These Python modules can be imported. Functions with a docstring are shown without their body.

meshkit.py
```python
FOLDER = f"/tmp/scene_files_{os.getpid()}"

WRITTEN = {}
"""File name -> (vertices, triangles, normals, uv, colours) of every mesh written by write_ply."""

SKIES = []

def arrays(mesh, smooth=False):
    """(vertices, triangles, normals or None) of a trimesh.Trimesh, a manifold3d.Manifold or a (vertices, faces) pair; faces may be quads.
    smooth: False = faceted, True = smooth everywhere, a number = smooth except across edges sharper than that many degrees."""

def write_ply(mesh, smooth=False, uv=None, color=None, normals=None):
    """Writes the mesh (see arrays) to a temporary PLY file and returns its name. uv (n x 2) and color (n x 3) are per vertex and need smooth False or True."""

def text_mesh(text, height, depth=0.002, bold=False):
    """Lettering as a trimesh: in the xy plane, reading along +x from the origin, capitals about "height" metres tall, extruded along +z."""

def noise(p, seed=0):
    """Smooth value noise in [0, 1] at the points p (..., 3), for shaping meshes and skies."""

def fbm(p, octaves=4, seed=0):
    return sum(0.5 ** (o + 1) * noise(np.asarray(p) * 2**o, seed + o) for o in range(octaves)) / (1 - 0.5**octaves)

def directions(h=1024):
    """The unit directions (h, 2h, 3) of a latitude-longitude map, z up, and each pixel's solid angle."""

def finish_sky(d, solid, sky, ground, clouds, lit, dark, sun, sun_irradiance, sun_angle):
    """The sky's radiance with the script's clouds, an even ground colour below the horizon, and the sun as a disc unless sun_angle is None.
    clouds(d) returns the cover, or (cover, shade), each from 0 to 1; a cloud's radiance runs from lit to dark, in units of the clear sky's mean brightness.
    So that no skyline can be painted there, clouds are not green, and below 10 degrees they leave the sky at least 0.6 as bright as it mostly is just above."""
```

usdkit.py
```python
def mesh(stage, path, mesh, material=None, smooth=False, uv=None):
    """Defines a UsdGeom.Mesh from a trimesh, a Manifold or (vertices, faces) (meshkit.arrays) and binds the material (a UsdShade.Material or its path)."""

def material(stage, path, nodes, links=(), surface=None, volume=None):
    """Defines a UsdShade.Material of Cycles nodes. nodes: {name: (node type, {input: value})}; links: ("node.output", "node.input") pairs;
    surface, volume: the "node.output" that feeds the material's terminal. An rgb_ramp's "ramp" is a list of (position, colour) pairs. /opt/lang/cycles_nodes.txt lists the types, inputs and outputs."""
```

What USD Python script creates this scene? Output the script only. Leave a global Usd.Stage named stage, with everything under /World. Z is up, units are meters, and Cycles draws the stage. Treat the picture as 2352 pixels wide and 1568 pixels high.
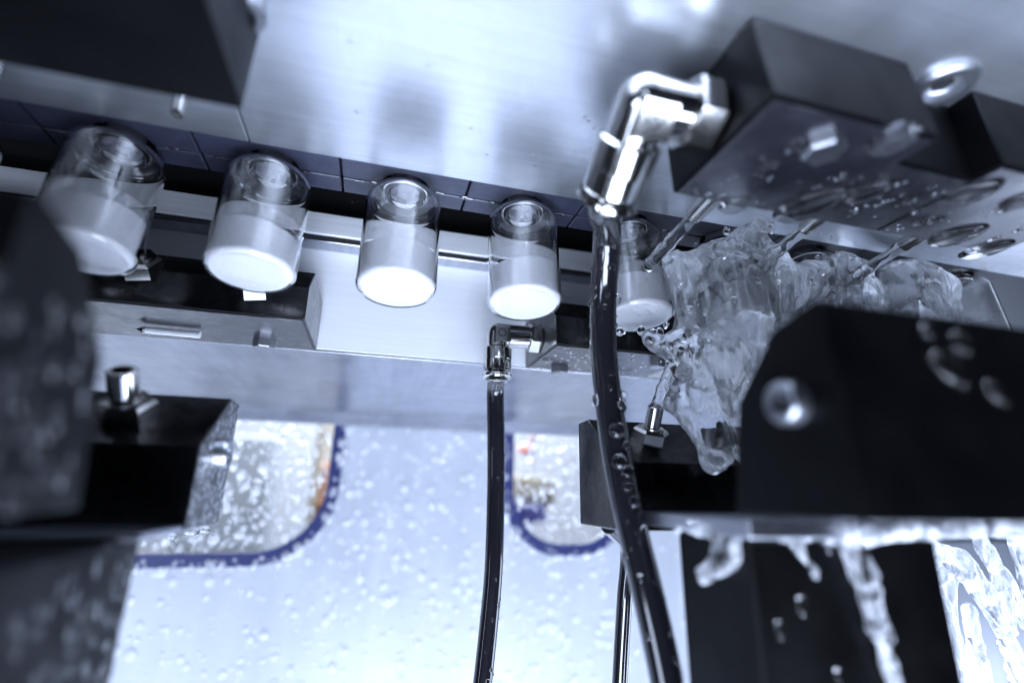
import math, random
import numpy as np, trimesh, manifold3d, usdkit, meshkit
import shapely.geometry as sg
from pxr import Usd, UsdGeom, UsdLux, UsdShade, Gf, Sdf

stage = Usd.Stage.CreateInMemory()
UsdGeom.SetStageUpAxis(stage, 'Z'); UsdGeom.SetStageMetersPerUnit(stage, 1.0)
UsdGeom.Xform.Define(stage, '/World'); UsdGeom.Scope.Define(stage, '/World/Looks')
random.seed(7); rng = np.random.default_rng(7)

# ---------------- camera (X runs along the row of vials, Y away from the camera, Z up) ----------------
FU = 1150.0
PITCH, YAW, ROLL = map(math.radians, (16.6, 15.0, 1.1))
fw = np.array([math.sin(YAW)*math.cos(PITCH), math.cos(YAW)*math.cos(PITCH), math.sin(PITCH)])
_r = np.array([math.cos(YAW), -math.sin(YAW), 0.0]); _u = np.cross(_r, fw)
rt = _r*math.cos(ROLL) + _u*math.sin(ROLL); up = np.cross(rt, fw)
cam = UsdGeom.Camera.Define(stage, '/World/camera')
M = Gf.Matrix4d(*[float(x) for x in (*rt, 0, *up, 0, *(-fw), 0, 0, 0, 0, 1)])
cam.AddTransformOp().Set(M)
cam.CreateHorizontalApertureAttr(36.0); cam.CreateVerticalApertureAttr(36.0*682/1024)
cam.CreateFocalLengthAttr(36.0*FU/2352); cam.CreateClippingRangeAttr(Gf.Vec2f(0.005, 50))
cam.CreateFStopAttr(4.8); cam.CreateFocusDistanceAttr(0.158)
cam.CreateExposureAttr(0.6)

def ray(u, v): return fw + rt*(u-1176)/FU + up*(784-v)/FU
def D(u, v, d): return ray(u, v)*d
def PZ(u, v, z): r = ray(u, v); return r*z/r[2]
def PY(u, v, y): r = ray(u, v); return r*y/r[1]
def PX(u, v, x): r = ray(u, v); return r*x/r[0]

# ---------------- light: a lamp low in the chamber that shines up and at the back, one room lamp beyond the windows, plus added unseen fill lamps ----------------
def rect(name, pos, target, w, h, inten, col):
    l = UsdLux.RectLight.Define(stage, '/World/'+name)
    p = np.array(pos, float); z = p-np.array(target, float); z /= np.linalg.norm(z)
    x = np.cross([0, 1, 0.01], z); x /= np.linalg.norm(x); y = np.cross(z, x)
    l.AddTransformOp().Set(Gf.Matrix4d(*[float(q) for q in (*x, 0, *y, 0, *z, 0, *p, 1)]))
    l.CreateWidthAttr(w); l.CreateHeightAttr(h); l.CreateIntensityAttr(inten); l.CreateColorAttr(Gf.Vec3f(*col))
    return l
rect('chamber_lamp', (0.06, 0.16, -0.42), (0.04, 0.30, 0.0), 0.60, 0.30, 1.8, (0.63, 0.76, 1.0))
rect('front_lamp', (0.06, -0.10, -0.40), (0.04, 0.16, 0.05), 0.54, 0.40, 12.0, (0.655, 0.765, 1.0))
rect('side_fill', (0.62, 0.20, -0.26), (0.12, 0.14, 0.05), 0.30, 0.30, 4.0, (0.655, 0.765, 1.0))  # added lamp out of view, brightens the splash from the right
rect('left_fill', (-0.36, -0.13, -0.22), (0.12, 0.14, 0.05), 0.26, 0.26, 6.0, (0.655, 0.765, 1.0))  # added fill out of view, lights the shadowed splash from the left
rect('room_lamp', (0.1, 0.75, 0.75), (0.05, 1.1, -0.1), 0.8, 0.5, 9.0, (0.95, 0.95, 1.0))
rect('drop_backlight', (0.05, 1.25, 0.55), (0.05, 0.36, -0.05), 1.6, 0.45, 9.0, (0.90, 0.94, 1.0))  # unseen lamp added so the drops on the panes catch light
usdkit.material(stage, '/World/Looks/dark_surround', {'b': ('background_shader', {'color': (0.55, 0.65, 1.0), 'strength': 0.010})}, surface='b.background')
dome = UsdLux.DomeLight.Define(stage, '/World/sky')
UsdShade.MaterialBindingAPI.Apply(dome.GetPrim()).Bind(UsdShade.Material.Get(stage, '/World/Looks/dark_surround'))
dome.GetPrim().SetCustomDataByKey('kind', 'structure')

# ---------------- materials ----------------
def mat(name, nodes, links=(), surface='p.BSDF', volume=None):
    return usdkit.material(stage, '/World/Looks/'+name, nodes, links, surface=surface, volume=volume)
def P(**k): return ('principled_bsdf', k)
GEO = ('geometry', {})
def brushed(name, col, rough, stretch=(30, 900, 900), amp=0.00002, blotch=0.10, metallic=1.0, lo=0.86):
    return mat(name, {'g': GEO, 'm': ('mapping', {'scale': stretch}), 'n': ('noise_texture', {'scale': 1.0, 'detail': 3.0}),
        'm2': ('mapping', {'scale': (28, 28, 28)}), 'n2': ('noise_texture', {'scale': 1.0, 'detail': 4.0}),
        'r': ('rgb_ramp', {'ramp': [(0.25, tuple(c*lo for c in col)), (0.75, col)]}),
        'rr': ('map_range', {'from_min': 0.2, 'from_max': 0.8, 'to_min': rough*(1-blotch*2), 'to_max': rough*(1+blotch*3)}),
        'b': ('bump', {'strength': 0.6, 'distance': amp}), 'p': P(metallic=metallic)},
        [('g.position', 'm.vector'), ('m.vector', 'n.vector'), ('g.position', 'm2.vector'), ('m2.vector', 'n2.vector'), ('n.fac', 'r.fac'), ('r.color', 'p.base_color'),
         ('n2.fac', 'rr.value'), ('rr.result', 'p.roughness'), ('n.fac', 'b.height'), ('b.normal', 'p.normal')])
steel = brushed('brushed_steel', (0.72, 0.75, 0.80), 0.30, metallic=0.94, amp=0.00006)
sheetm = brushed('satin_sheet', (0.38, 0.40, 0.44), 0.40, stretch=(90, 90, 5), metallic=0.2, lo=0.90)
backm = brushed('back_sheet', (0.86, 0.88, 0.92), 0.45, metallic=0.1, lo=0.93)
railm = brushed('rail_steel', (0.84, 0.86, 0.90), 0.40, metallic=0.1)
shelfm = brushed('shelf_steel', (0.52, 0.54, 0.60), 0.30, stretch=(500, 25, 500), lo=0.75)
chrome = brushed('nickel', (0.66, 0.65, 0.63), 0.13, stretch=(200, 200, 200), amp=0.000006)
ssbolt = brushed('bolt_steel', (0.45, 0.46, 0.50), 0.34, stretch=(300, 300, 300))
black = mat('black_anodised', {'g': GEO, 'm': ('mapping', {'scale': (60, 60, 60)}), 'n': ('noise_texture', {'scale': 1.0, 'detail': 6.0, 'roughness': 0.65}),
    'n3': ('noise_texture', {'scale': 1500.0, 'detail': 2.0}), 'rr': ('map_range', {'from_min': 0.3, 'from_max': 0.7, 'to_min': 0.14, 'to_max': 0.30}),
    'b': ('bump', {'strength': 0.25, 'distance': 0.00003}), 'p': P(base_color=(0.0012, 0.0012, 0.0016), specular_ior_level=0.85)},
    [('g.position', 'm.vector'), ('m.vector', 'n.vector'), ('n.fac', 'rr.value'), ('rr.result', 'p.roughness'), ('g.position', 'n3.vector'), ('n3.fac', 'b.height'), ('b.normal', 'p.normal')])
dark = mat('dark_satin', {'g': GEO, 'n': ('noise_texture', {'scale': 90.0, 'detail': 5.0}), 'rr': ('map_range', {'from_min': 0.3, 'from_max': 0.7, 'to_min': 0.34, 'to_max': 0.55}), 'p': P(base_color=(0.0010, 0.0010, 0.0014), specular_ior_level=0.12)}, [('g.position', 'n.vector'), ('n.fac', 'rr.value'), ('rr.result', 'p.roughness')])
undersm = mat('lit_wet_underside', {'g': GEO, 'n': ('noise_texture', {'scale': 110.0, 'detail': 5.0}), 'n3': ('noise_texture', {'scale': 1300.0}), 'rr': ('map_range', {'from_min': 0.3, 'from_max': 0.7, 'to_min': 0.13, 'to_max': 0.30}), 'b': ('bump', {'strength': 0.3, 'distance': 0.00003}), 'p': P(base_color=(0.012, 0.012, 0.017), ior=2.5)}, [('g.position', 'n.vector'), ('n.fac', 'rr.value'), ('rr.result', 'p.roughness'), ('g.position', 'n3.vector'), ('n3.fac', 'b.height'), ('b.normal', 'p.normal')])  # raised reflectance makes the wet undersides look lit
matte_black = mat('matte_black', {'p': P(base_color=(0.006, 0.006, 0.008), roughness=0.6)})
belt = mat('belt_plastic', {'g': GEO, 'n': ('noise_texture', {'scale': 400.0, 'detail': 4.0}), 'r': ('rgb_ramp', {'ramp': [(0.3, (0.022, 0.024, 0.042)), (0.7, (0.034, 0.037, 0.062))]}),
    'b': ('bump', {'strength': 0.2, 'distance': 0.00005}), 'p': P(roughness=0.42)}, [('g.position', 'n.vector'), ('n.fac', 'r.fac'), ('r.color', 'p.base_color'), ('n.fac', 'b.height'), ('b.normal', 'p.normal')])
hosem = mat('hose_rubber', {'g': GEO, 'm': ('mapping', {'scale': (900, 900, 40)}), 'n': ('noise_texture', {'scale': 1.0, 'detail': 3.0}), 'b': ('bump', {'strength': 0.3, 'distance': 0.00005}),
    'p': P(base_color=(0.010, 0.010, 0.013), roughness=0.13, coat_weight=0.6, coat_roughness=0.04, specular_ior_level=0.8)}, [('g.position', 'm.vector'), ('m.vector', 'n.vector'), ('n.fac', 'b.height'), ('b.normal', 'p.normal')])
glass = mat('clear_glass', {'p': P(base_color=(1, 1, 1), roughness=0.0, ior=1.5, transmission_weight=1.0)})
water = mat('clear_water', {'p': P(base_color=(1, 1, 1), roughness=0.0, ior=1.33, transmission_weight=1.0)})
def white_water(name, lo, hi, sc, to):
    return mat(name, {'g': GEO, 'm': ('mapping', {'scale': (1, 1, 0.22), 'rotation': (0.2, 0.45, 0)}), 'n': ('noise_texture', {'scale': sc*2.6, 'detail': 4.0, 'roughness': 0.6, 'distortion': 1.0}), 'b': ('bump', {'strength': 0.4, 'distance': 0.0005}),
        'p': P(base_color=(0.98, 0.99, 1.0), roughness=0.01, ior=1.33, transmission_weight=1.0), 'd': ('diffuse_bsdf', {'color': (0.90, 0.92, 0.98)}),
        'n2': ('noise_texture', {'scale': sc, 'detail': 5.0, 'roughness': 0.65, 'distortion': 1.5}), 'rr': ('map_range', {'from_min': lo, 'from_max': hi, 'to_min': 0.0, 'to_max': to, 'clamp': True}), 'mx': ('mix_closure', {})},
        [('g.position', 'm.vector'), ('m.vector', 'n.vector'), ('n.fac', 'b.height'), ('b.normal', 'p.normal'), ('m.vector', 'n2.vector'), ('n2.fac', 'rr.value'), ('rr.result', 'mx.fac'), ('p.BSDF', 'mx.closure1'), ('d.BSDF', 'mx.closure2')], surface='mx.closure')
foam = white_water('rushing_water', 0.46, 0.72, 230.0, 0.36)
gleam_froth = white_water('gleaming_froth', 0.40, 0.72, 260.0, 0.75)  # white share: light gleaming in the runoff put into colour, plus real froth
def bead(name, glassy, white):  # white share paints the bright highlights of the drops
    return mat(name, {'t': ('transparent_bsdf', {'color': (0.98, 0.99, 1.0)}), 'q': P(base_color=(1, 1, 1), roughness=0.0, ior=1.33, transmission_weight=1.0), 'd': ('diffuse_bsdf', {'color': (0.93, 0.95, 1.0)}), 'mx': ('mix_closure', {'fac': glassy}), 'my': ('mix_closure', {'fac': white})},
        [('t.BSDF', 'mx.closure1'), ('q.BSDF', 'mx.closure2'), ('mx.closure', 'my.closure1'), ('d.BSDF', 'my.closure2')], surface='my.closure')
filmdrop = bead('glint_droplet', 0.45, 0.30); panedrop = bead('pane_glint_droplet', 0.75, 0.26)  # drop highlights put into the colour as diffuse white
pane = mat('window_glass', {'t': ('transparent_bsdf', {'color': (0.93, 0.95, 0.97)}), 'q': ('glossy_bsdf', {'color': (1, 1, 1), 'roughness': 0.02}), 'f': ('fresnel', {'IOR': 1.5}), 'mx': ('mix_closure', {})},
    [('f.fac', 'mx.fac'), ('t.BSDF', 'mx.closure1'), ('q.BSDF', 'mx.closure2')], surface='mx.closure')
cakem = mat('freeze_dried_cake', {'g': GEO, 'n': ('noise_texture', {'scale': 900.0, 'detail': 4.0}), 'r': ('rgb_ramp', {'ramp': [(0.3, (0.70, 0.70, 0.73)), (0.7, (0.77, 0.77, 0.80))]}), 'b': ('bump', {'strength': 0.3, 'distance': 0.00006}),
    'p': P(roughness=0.75)}, [('g.position', 'n.vector'), ('n.fac', 'r.fac'), ('r.color', 'p.base_color'), ('n.fac', 'b.height'), ('b.normal', 'p.normal')])
residue = mat('powder_residue', {'g': GEO, 'n': ('noise_texture', {'scale': 500.0, 'detail': 5.0, 'roughness': 0.7}), 'rr': ('map_range', {'from_min': 0.35, 'from_max': 0.75, 'to_min': 0.0, 'to_max': 0.5, 'clamp': True}), 't': ('transparent_bsdf', {}), 'd': ('diffuse_bsdf', {'color': (0.85, 0.85, 0.9)}), 'mx': ('mix_closure', {})}, [('g.position', 'n.vector'), ('n.fac', 'rr.value'), ('rr.result', 'mx.fac'), ('t.BSDF', 'mx.closure1'), ('d.BSDF', 'mx.closure2')], surface='mx.closure')
rubber = mat('grey_stopper', {'p': P(base_color=(0.30, 0.30, 0.36), roughness=0.5)})
gasketm = mat('blue_gasket', {'p': P(base_color=(0.012, 0.018, 0.085), roughness=0.4)})
whitep = mat('white_plastic', {'p': P(base_color=(0.85, 0.86, 0.9), roughness=0.4)})
def plain(name, c, r=0.6): return mat(name, {'g': GEO, 'n': ('noise_texture', {'scale': 14.0, 'detail': 4.0}), 'r': ('rgb_ramp', {'ramp': [(0.3, tuple(x*0.85 for x in c)), (0.7, c)]}), 'p': P(roughness=r)}, [('g.position', 'n.vector'), ('n.fac', 'r.fac'), ('r.color', 'p.base_color')])

# ---------------- helpers ----------------
used = {}
def number(base):
    k = used.get(base, 0); used[base] = k+1
    return base if k == 0 else f'{base}_{k:03d}'
def meta(p, label=None, cat=None, group=None, kind=None):
    for k, v in (('label', label), ('category', cat), ('group', group), ('kind', kind)):
        if v: p.SetCustomDataByKey(k, v)
    return p
def thing(name, label=None, cat=None, group=None, kind=None, loc=(0, 0, 0)):
    x = UsdGeom.Xform.Define(stage, number('/World/'+name))
    if any(loc): x.AddTranslateOp().Set(Gf.Vec3d(*map(float, loc)))
    return meta(x.GetPrim(), label, cat, group, kind)
def obj(name, mesh, m, parent=None, smooth=30, **kw):
    base = (str(parent.GetPath()) if parent else '/World')+'/'+name
    return meta(usdkit.mesh(stage, number(base), mesh, m, smooth=smooth).GetPrim(), **kw)
def bevel_box(x0, x1, y0, y1, z0, z1, b=0.0004):
    pts = []
    for sx in (0, 1):
        for sy in (0, 1):
            for sz in (0, 1):
                c = [(x0, x1)[sx], (y0, y1)[sy], (z0, z1)[sz]]; s = [1-2*sx, 1-2*sy, 1-2*sz]
                for k in range(3):
                    q = [c[i]+(0 if i == k else b*s[i]) for i in range(3)]; pts.append(q)
    return trimesh.Trimesh(pts).convex_hull
def prism(profile, x0, x1, b=0.0003):
    """a yz outline run along x, its end edges chamfered"""
    pg = sg.Polygon(profile); inn = pg.buffer(-b, join_style=2); corner = pg.buffer(-b*0.7).buffer(b*0.7, quad_segs=2)
    a = [(x, y, z) for x in (x0+b, x1-b) for y, z in corner.exterior.coords] + [(x, y, z) for x in (x0, x1) for y, z in inn.exterior.coords]
    return trimesh.Trimesh(a).convex_hull
def axis_frame(d):
    d = np.asarray(d, float); d = d/np.linalg.norm(d)
    a = np.cross(d, [0, 0, 1.0] if abs(d[2]) < 0.9 else [1.0, 0, 0]); a /= np.linalg.norm(a)
    T = np.eye(4); T[:3, 0] = a; T[:3, 1] = np.cross(d, a); T[:3, 2] = d
    return T
def turn(profile, p=(0, 0, 0), d=(0, 0, 1), n=40):
    m = trimesh.creation.revolve(np.asarray(profile, float), sections=n)
    T = axis_frame(d); T[:3, 3] = p; m.apply_transform(T); return m
def hexnut(p, d, r, h, rot=0.0):
    a = np.arange(6)*math.pi/3+rot; c = []
    for z, rr in ((0, r), (h*0.8, r), (h, r*0.88)):
        c += [(rr*math.cos(t), rr*math.sin(t), z) for t in a]
    m = trimesh.Trimesh(c).convex_hull; T = axis_frame(d); T[:3, 3] = p; m.apply_transform(T); return m
def spline(pts, n=10):
    p = np.asarray(pts, float); p = np.vstack([2*p[0]-p[1], p, 2*p[-1]-p[-2]]); out = []
    for i in range(1, len(p)-2):
        t = np.linspace(0, 1, n, endpoint=False)[:, None]; a, b, c, d = p[i-1:i+3]
        out.append(0.5*((2*b)+(-a+c)*t+(2*a-5*b+4*c-d)*t**2+(-a+3*b-3*c+d)*t**3))
    return np.vstack(out+[p[-2:-1]])
def tube(pts, rad, sides=28, wob=0.0, seed=0):
    p = np.asarray(pts, float); t = np.gradient(p, axis=0); t /= np.linalg.norm(t, axis=1, keepdims=True)
    a = np.cross(t[0], [0.3, 0.9, 0.1]); a /= np.linalg.norm(a); A = []
    for k in t:
        a = a-k*(a@k); a /= np.linalg.norm(a); A.append(a)
    A = np.array(A); B = np.cross(t, A); ang = np.arange(sides)*2*math.pi/sides
    r = np.broadcast_to(rad, (len(p),))[:, None]*np.ones((1, sides))
    if wob:
        g = np.random.default_rng(seed); ph = g.random(6)*6
        s = np.linspace(0, 1, len(p))[:, None]
        r = r*(1+wob*(np.sin(9*s+ph[0]+2*ang)+0.7*np.sin(23*s+ph[1]-ang)+0.6*np.sin(41*s+ph[2]+3*ang)))
    v = p[:, None]+r[..., None]*(np.cos(ang)[None, :, None]*A[:, None]+np.sin(ang)[None, :, None]*B[:, None])
    n = len(p); i, j = np.meshgrid(np.arange(n-1), np.arange(sides), indexing='ij')
    f = np.stack([i*sides+j, i*sides+(j+1) % sides, (i+1)*sides+(j+1) % sides, (i+1)*sides+j], -1).reshape(-1, 4)
    V = np.vstack([v.reshape(-1, 3), p[:1], p[-1:]]); k = np.arange(sides); e = (n-1)*sides
    f = np.vstack([f[:, [0, 1, 2]], f[:, [0, 2, 3]], np.stack([np.full(sides, n*sides), (k+1) % sides, k], 1), np.stack([np.full(sides, n*sides+1), e+k, e+(k+1) % sides], 1)])
    return trimesh.Trimesh(V, f, process=False)
def surface_nets(F, lo, cell):
    """the F = 0 surface of a grid of values as a trimesh"""
    S = F < 0; nx, ny, nz = np.array(F.shape)-1
    cnt = sum(S[a:a+nx, b:b+ny, c:c+nz].astype(np.int8) for a, b, c in np.ndindex(2, 2, 2))
    on = (cnt > 0) & (cnt < 8); idx = np.full(on.shape, -1); I = np.argwhere(on); idx[on] = np.arange(len(I))
    acc = np.zeros((len(I), 3)); num = np.zeros((len(I), 1))
    cs = [np.array(c) for c in np.ndindex(2, 2, 2)]
    for a in cs:
        for ax in range(3):
            if a[ax]: continue
            b = a.copy(); b[ax] = 1
            fa = F[tuple((I+a).T)]; fb = F[tuple((I+b).T)]; x = (fa < 0) != (fb < 0)
            t = np.where(x, fa/np.where(x, fa-fb, 1), 0)[:, None]
            acc += np.where(x[:, None], a+t*(b-a), 0); num += x[:, None]
    V = (I+acc/num)*cell+lo; Q = []
    for ax in range(3):
        s0 = [slice(1, -1)]*3; s1 = [slice(1, -1)]*3; s0[ax] = slice(0, -1); s1[ax] = slice(1, None)
        A, Bq = S[tuple(s0)], S[tuple(s1)]; E = np.argwhere(A != Bq); off = np.ones(3, int); off[ax] = 0; E = E+off
        u, w = [(1, 2), (2, 0), (0, 1)][ax]; du = np.zeros(3, int); dw = np.zeros(3, int); du[u] = 1; dw[w] = 1
        q = np.stack([idx[tuple((E-du-dw).T)], idx[tuple((E-dw).T)], idx[tuple(E.T)], idx[tuple((E-du).T)]], 1)
        ins = S[tuple(E.T)]; q[~ins] = q[~ins][:, ::-1]; Q.append(q)
    Q = np.vstack(Q); Q = Q[(Q >= 0).all(1)]
    return trimesh.Trimesh(V, np.vstack([Q[:, [0, 1, 2]], Q[:, [0, 2, 3]]]), process=False)
def water_body(caps, cell, k=0.004, amp=0.002, freq=180.0, seed=3, stretch=(1, 1, 1), shell=0.0, fine=0.0):
    """smoothly joined capsules (p, q, rp, rq), roughened by ridged noise"""
    P0 = np.array([c[0] for c in caps]); P1 = np.array([c[1] for c in caps]); R = np.array([c[2:4] for c in caps])
    lo = np.minimum(P0, P1).min(0)-R.max()-amp*2-2*cell; hi = np.maximum(P0, P1).max(0)+R.max()+amp*2+2*cell
    n = np.ceil((hi-lo)/cell).astype(int)+1
    G = np.stack(np.meshgrid(*[lo[i]+np.arange(n[i])*cell for i in range(3)], indexing='ij'), -1)
    acc = np.zeros(G.shape[:3])
    for p, q, (r0, r1) in zip(P0, P1, R):
        pad_ = max(r0, r1)+9*k; a_ = np.maximum(((np.minimum(p, q)-pad_-lo)/cell).astype(int), 0); b_ = ((np.maximum(p, q)+pad_-lo)/cell).astype(int)+2
        sl = tuple(slice(a_[i], b_[i]) for i in range(3)); g = G[sl]; pq = q-p; t = np.clip(((g-p)@pq)/max(pq@pq, 1e-12), 0, 1)
        acc[sl] += np.exp(-(np.linalg.norm(g-p-t[..., None]*pq, axis=-1)-(r0+(r1-r0)*t))/k)
    F = -k*np.log(acc+1e-5)
    near = np.abs(F) < 3*amp; X = G[near]*freq*np.array(stretch); w = meshkit.fbm(X*0.5+7, 2, seed+9)
    d = 1-np.abs(2*meshkit.fbm(X+2.2*np.stack([w, -w, w], -1), 3, seed)-1)
    F[near] += amp*(0.9-1.9*d)+amp*1.2*(meshkit.fbm(X*0.35, 2, seed+5)-0.5)
    if fine: F[near] += fine*(1.2-2.4*(1-np.abs(2*meshkit.fbm(X*3.1+3*np.stack([w, w, -w], -1), 2, seed+17)-1)))
    if shell:
        m = F < 0; T = np.zeros(F.shape); T[m] = shell*(0.25+1.6*meshkit.fbm(G[m]*freq*0.5*np.array(stretch), 2, seed+31)); F = np.maximum(F, -(F+T))
    return surface_nets(F, lo, cell)
SPH = trimesh.creation.icosphere(subdivisions=2); SPH3 = trimesh.creation.icosphere(subdivisions=3)
def drop_mesh(p, nrm, r, h, base=SPH, along=None, stretch=1.0):
    """a lens of water on a surface at p with normal nrm; pulled along a direction if given"""
    T = axis_frame(nrm)
    if along is not None:
        n = T[:3, 2]; a = np.asarray(along, float); a = a-n*(a@n); a /= np.linalg.norm(a); T[:3, 0] = a; T[:3, 1] = np.cross(n, a)
    v = base.vertices.copy(); v[:, 2] = np.where(v[:, 2] < 0, v[:, 2]*0.08/max(h/r, .05)*0.3, v[:, 2])
    v = v*np.array([r*stretch, r, h])
    if along is not None: v[:, 1] *= 1-0.28*(v[:, 0]/(r*stretch))
    m = trimesh.Trimesh(v, base.faces, process=False); T[:3, 3] = p; m.apply_transform(T); return m
cat = trimesh.util.concatenate

# ---------------- the setting ----------------
ceil = thing('ceiling_plate', 'brushed steel plate overhead that mirrors the wall below', None, kind='structure')
ZC, YC = 0.0860, 0.1253
obj('sheet', bevel_box(-0.0383, 0.75, 0.035, YC, ZC, ZC+0.0013, 0.0002), steel, ceil)
obj('sheet', bevel_box(-0.60, -0.0388, 0.035, YC, ZC+0.0001, ZC+0.0013, 0.0002), steel, ceil)
def countersunk(p, R, parent, name='bolt'):
    b = obj(name, turn([(0, 0), (R*0.52, 0), (R*0.56, 0.0010), (R*0.62, 0.0026), (R*0.9, 0.0026), (R, 0.0020), (R, -0.0004), (0, -0.0004)], p, (0, 0, -1)), ssbolt, parent)
    obj('socket', hexnut((p[0], p[1], p[2]-0.00005), (0, 0, -1), R*0.36, 0.0012), matte_black, b)
q = PZ(2165, 193, ZC); countersunk((q[0], q[1], ZC+0.0010), 0.0062, ceil)
q = PZ(556, 8, ZC); countersunk((q[0], q[1], ZC-0.0004), 0.0046, ceil)

obj('back_wall', bevel_box(-0.5, 0.205, 0.187, 0.191, 0.0479, 0.0985, 0.0001), backm, kind='structure')
obj('channel_shade_back', bevel_box(-0.5, 0.205, 0.187, 0.191, 0.0987, 0.1178), matte_black, kind='structure')  # black sheet stands in for the shade in the gap above the rail
obj('channel_shade_roof', bevel_box(-0.5, 0.23, 0.118, 0.190, 0.118, 0.121), matte_black, kind='structure')  # black sheet added to keep the gap behind the belt in shade
obj('shelf', bevel_box(-0.6, 0.26, 0.1872, 0.358, 0.0470, 0.0478, 0.0001), shelfm, kind='structure')
obj('shelf_lip', bevel_box(-0.6, 0.26, 0.3585, 0.3605, 0.0405, 0.0500, 0.0003), shelfm, kind='structure')

YW = 0.362
wall = thing('window_wall', 'pale satin wall with round cornered windows', None, kind='structure')
def px_xz(u, v): q = PY(u, v, YW); return q[0], q[2]
def rounded(x0, x1, z0, z1, r): return sg.box(x0+r, z0+r, x1-r, z1-r).buffer(r, quad_segs=12)
xr1, _ = px_xz(775, 1030); _, zb = px_xz(640, 1282); xl2, _ = px_xz(1168, 1040); _, zb2 = px_xz(1300, 1262)
holes = [rounded(xr1-0.24, xr1, zb, zb+0.15, 0.044), rounded(xl2, px_xz(1436, 1150)[0], zb2, zb2+0.15, 0.040)]
def slab(poly, y0, y1):
    m = trimesh.creation.extrude_polygon(poly, y1-y0); v = m.vertices.copy(); m = trimesh.Trimesh(np.stack([v[:, 0], y1-v[:, 2], v[:, 1]], 1), m.faces, process=False); return m
full = sg.box(-0.62, -0.40, 1.05, 0.32)
for h in holes: full = full.difference(h)
obj('wall_sheet', slab(full, YW, YW+0.004), sheetm, wall)
for h in holes:
    obj('gasket', slab(h.buffer(0.004).difference(h.buffer(-0.0035)), YW-0.0022, YW+0.005), gasketm, wall)
    obj('pane', slab(h.buffer(-0.0037), YW+0.001, YW+0.003), pane, wall)

q = PY(2300, 1243, 0.30); obj('side_panel', bevel_box(0.41, 0.95, 0.300, 0.303, -0.32, q[2], 0.0003), brushed('grey_panel', (0.30, 0.32, 0.37), 0.35, stretch=(60, 60, 6), metallic=0.4), kind='structure')
# the room beyond, out of focus
obj('room_wall', bevel_box(-1.6, 2.0, 1.30, 1.34, -1.0, 1.0, 0.01), plain('room_paint', (0.72, 0.77, 0.86)), kind='structure')
def room_box(name, u0, u1, v0, v1, y, col, label, c):
    a = PY(u0, v1, y); b = PY(u1, v0, y); m = bevel_box(a[0], b[0], y, y+0.08, a[2], b[2], 0.008)
    t = thing(name, label, c); obj('body', m, plain('paint_'+name, col), t)
    obj('trim', bevel_box(a[0]+0.01, b[0]-0.01, y-0.006, y-0.0005, a[2]+0.01, a[2]+0.03, 0.002), plain('trim_'+name, tuple(x*0.6 for x in col)), t)
room_box('cream_cabinet', 690, 770, 960, 1290, 0.95, (0.78, 0.74, 0.62), 'cream cabinet blurred behind the left window', 'cabinet')
room_box('copper_pipe_cover', 722, 752, 1060, 1200, 0.85, (0.55, 0.26, 0.13), 'copper brown cover blurred in the corner of the left window', 'cover')
room_box('grey_cabinet', 380, 640, 1000, 1300, 1.05, (0.46, 0.52, 0.60), 'grey cabinet blurred behind the left window', 'cabinet')
room_box('olive_crate', 1175, 1275, 1090, 1165, 0.9, (0.46, 0.42, 0.30), 'beige olive crate blurred behind the right window', 'crate')
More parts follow.
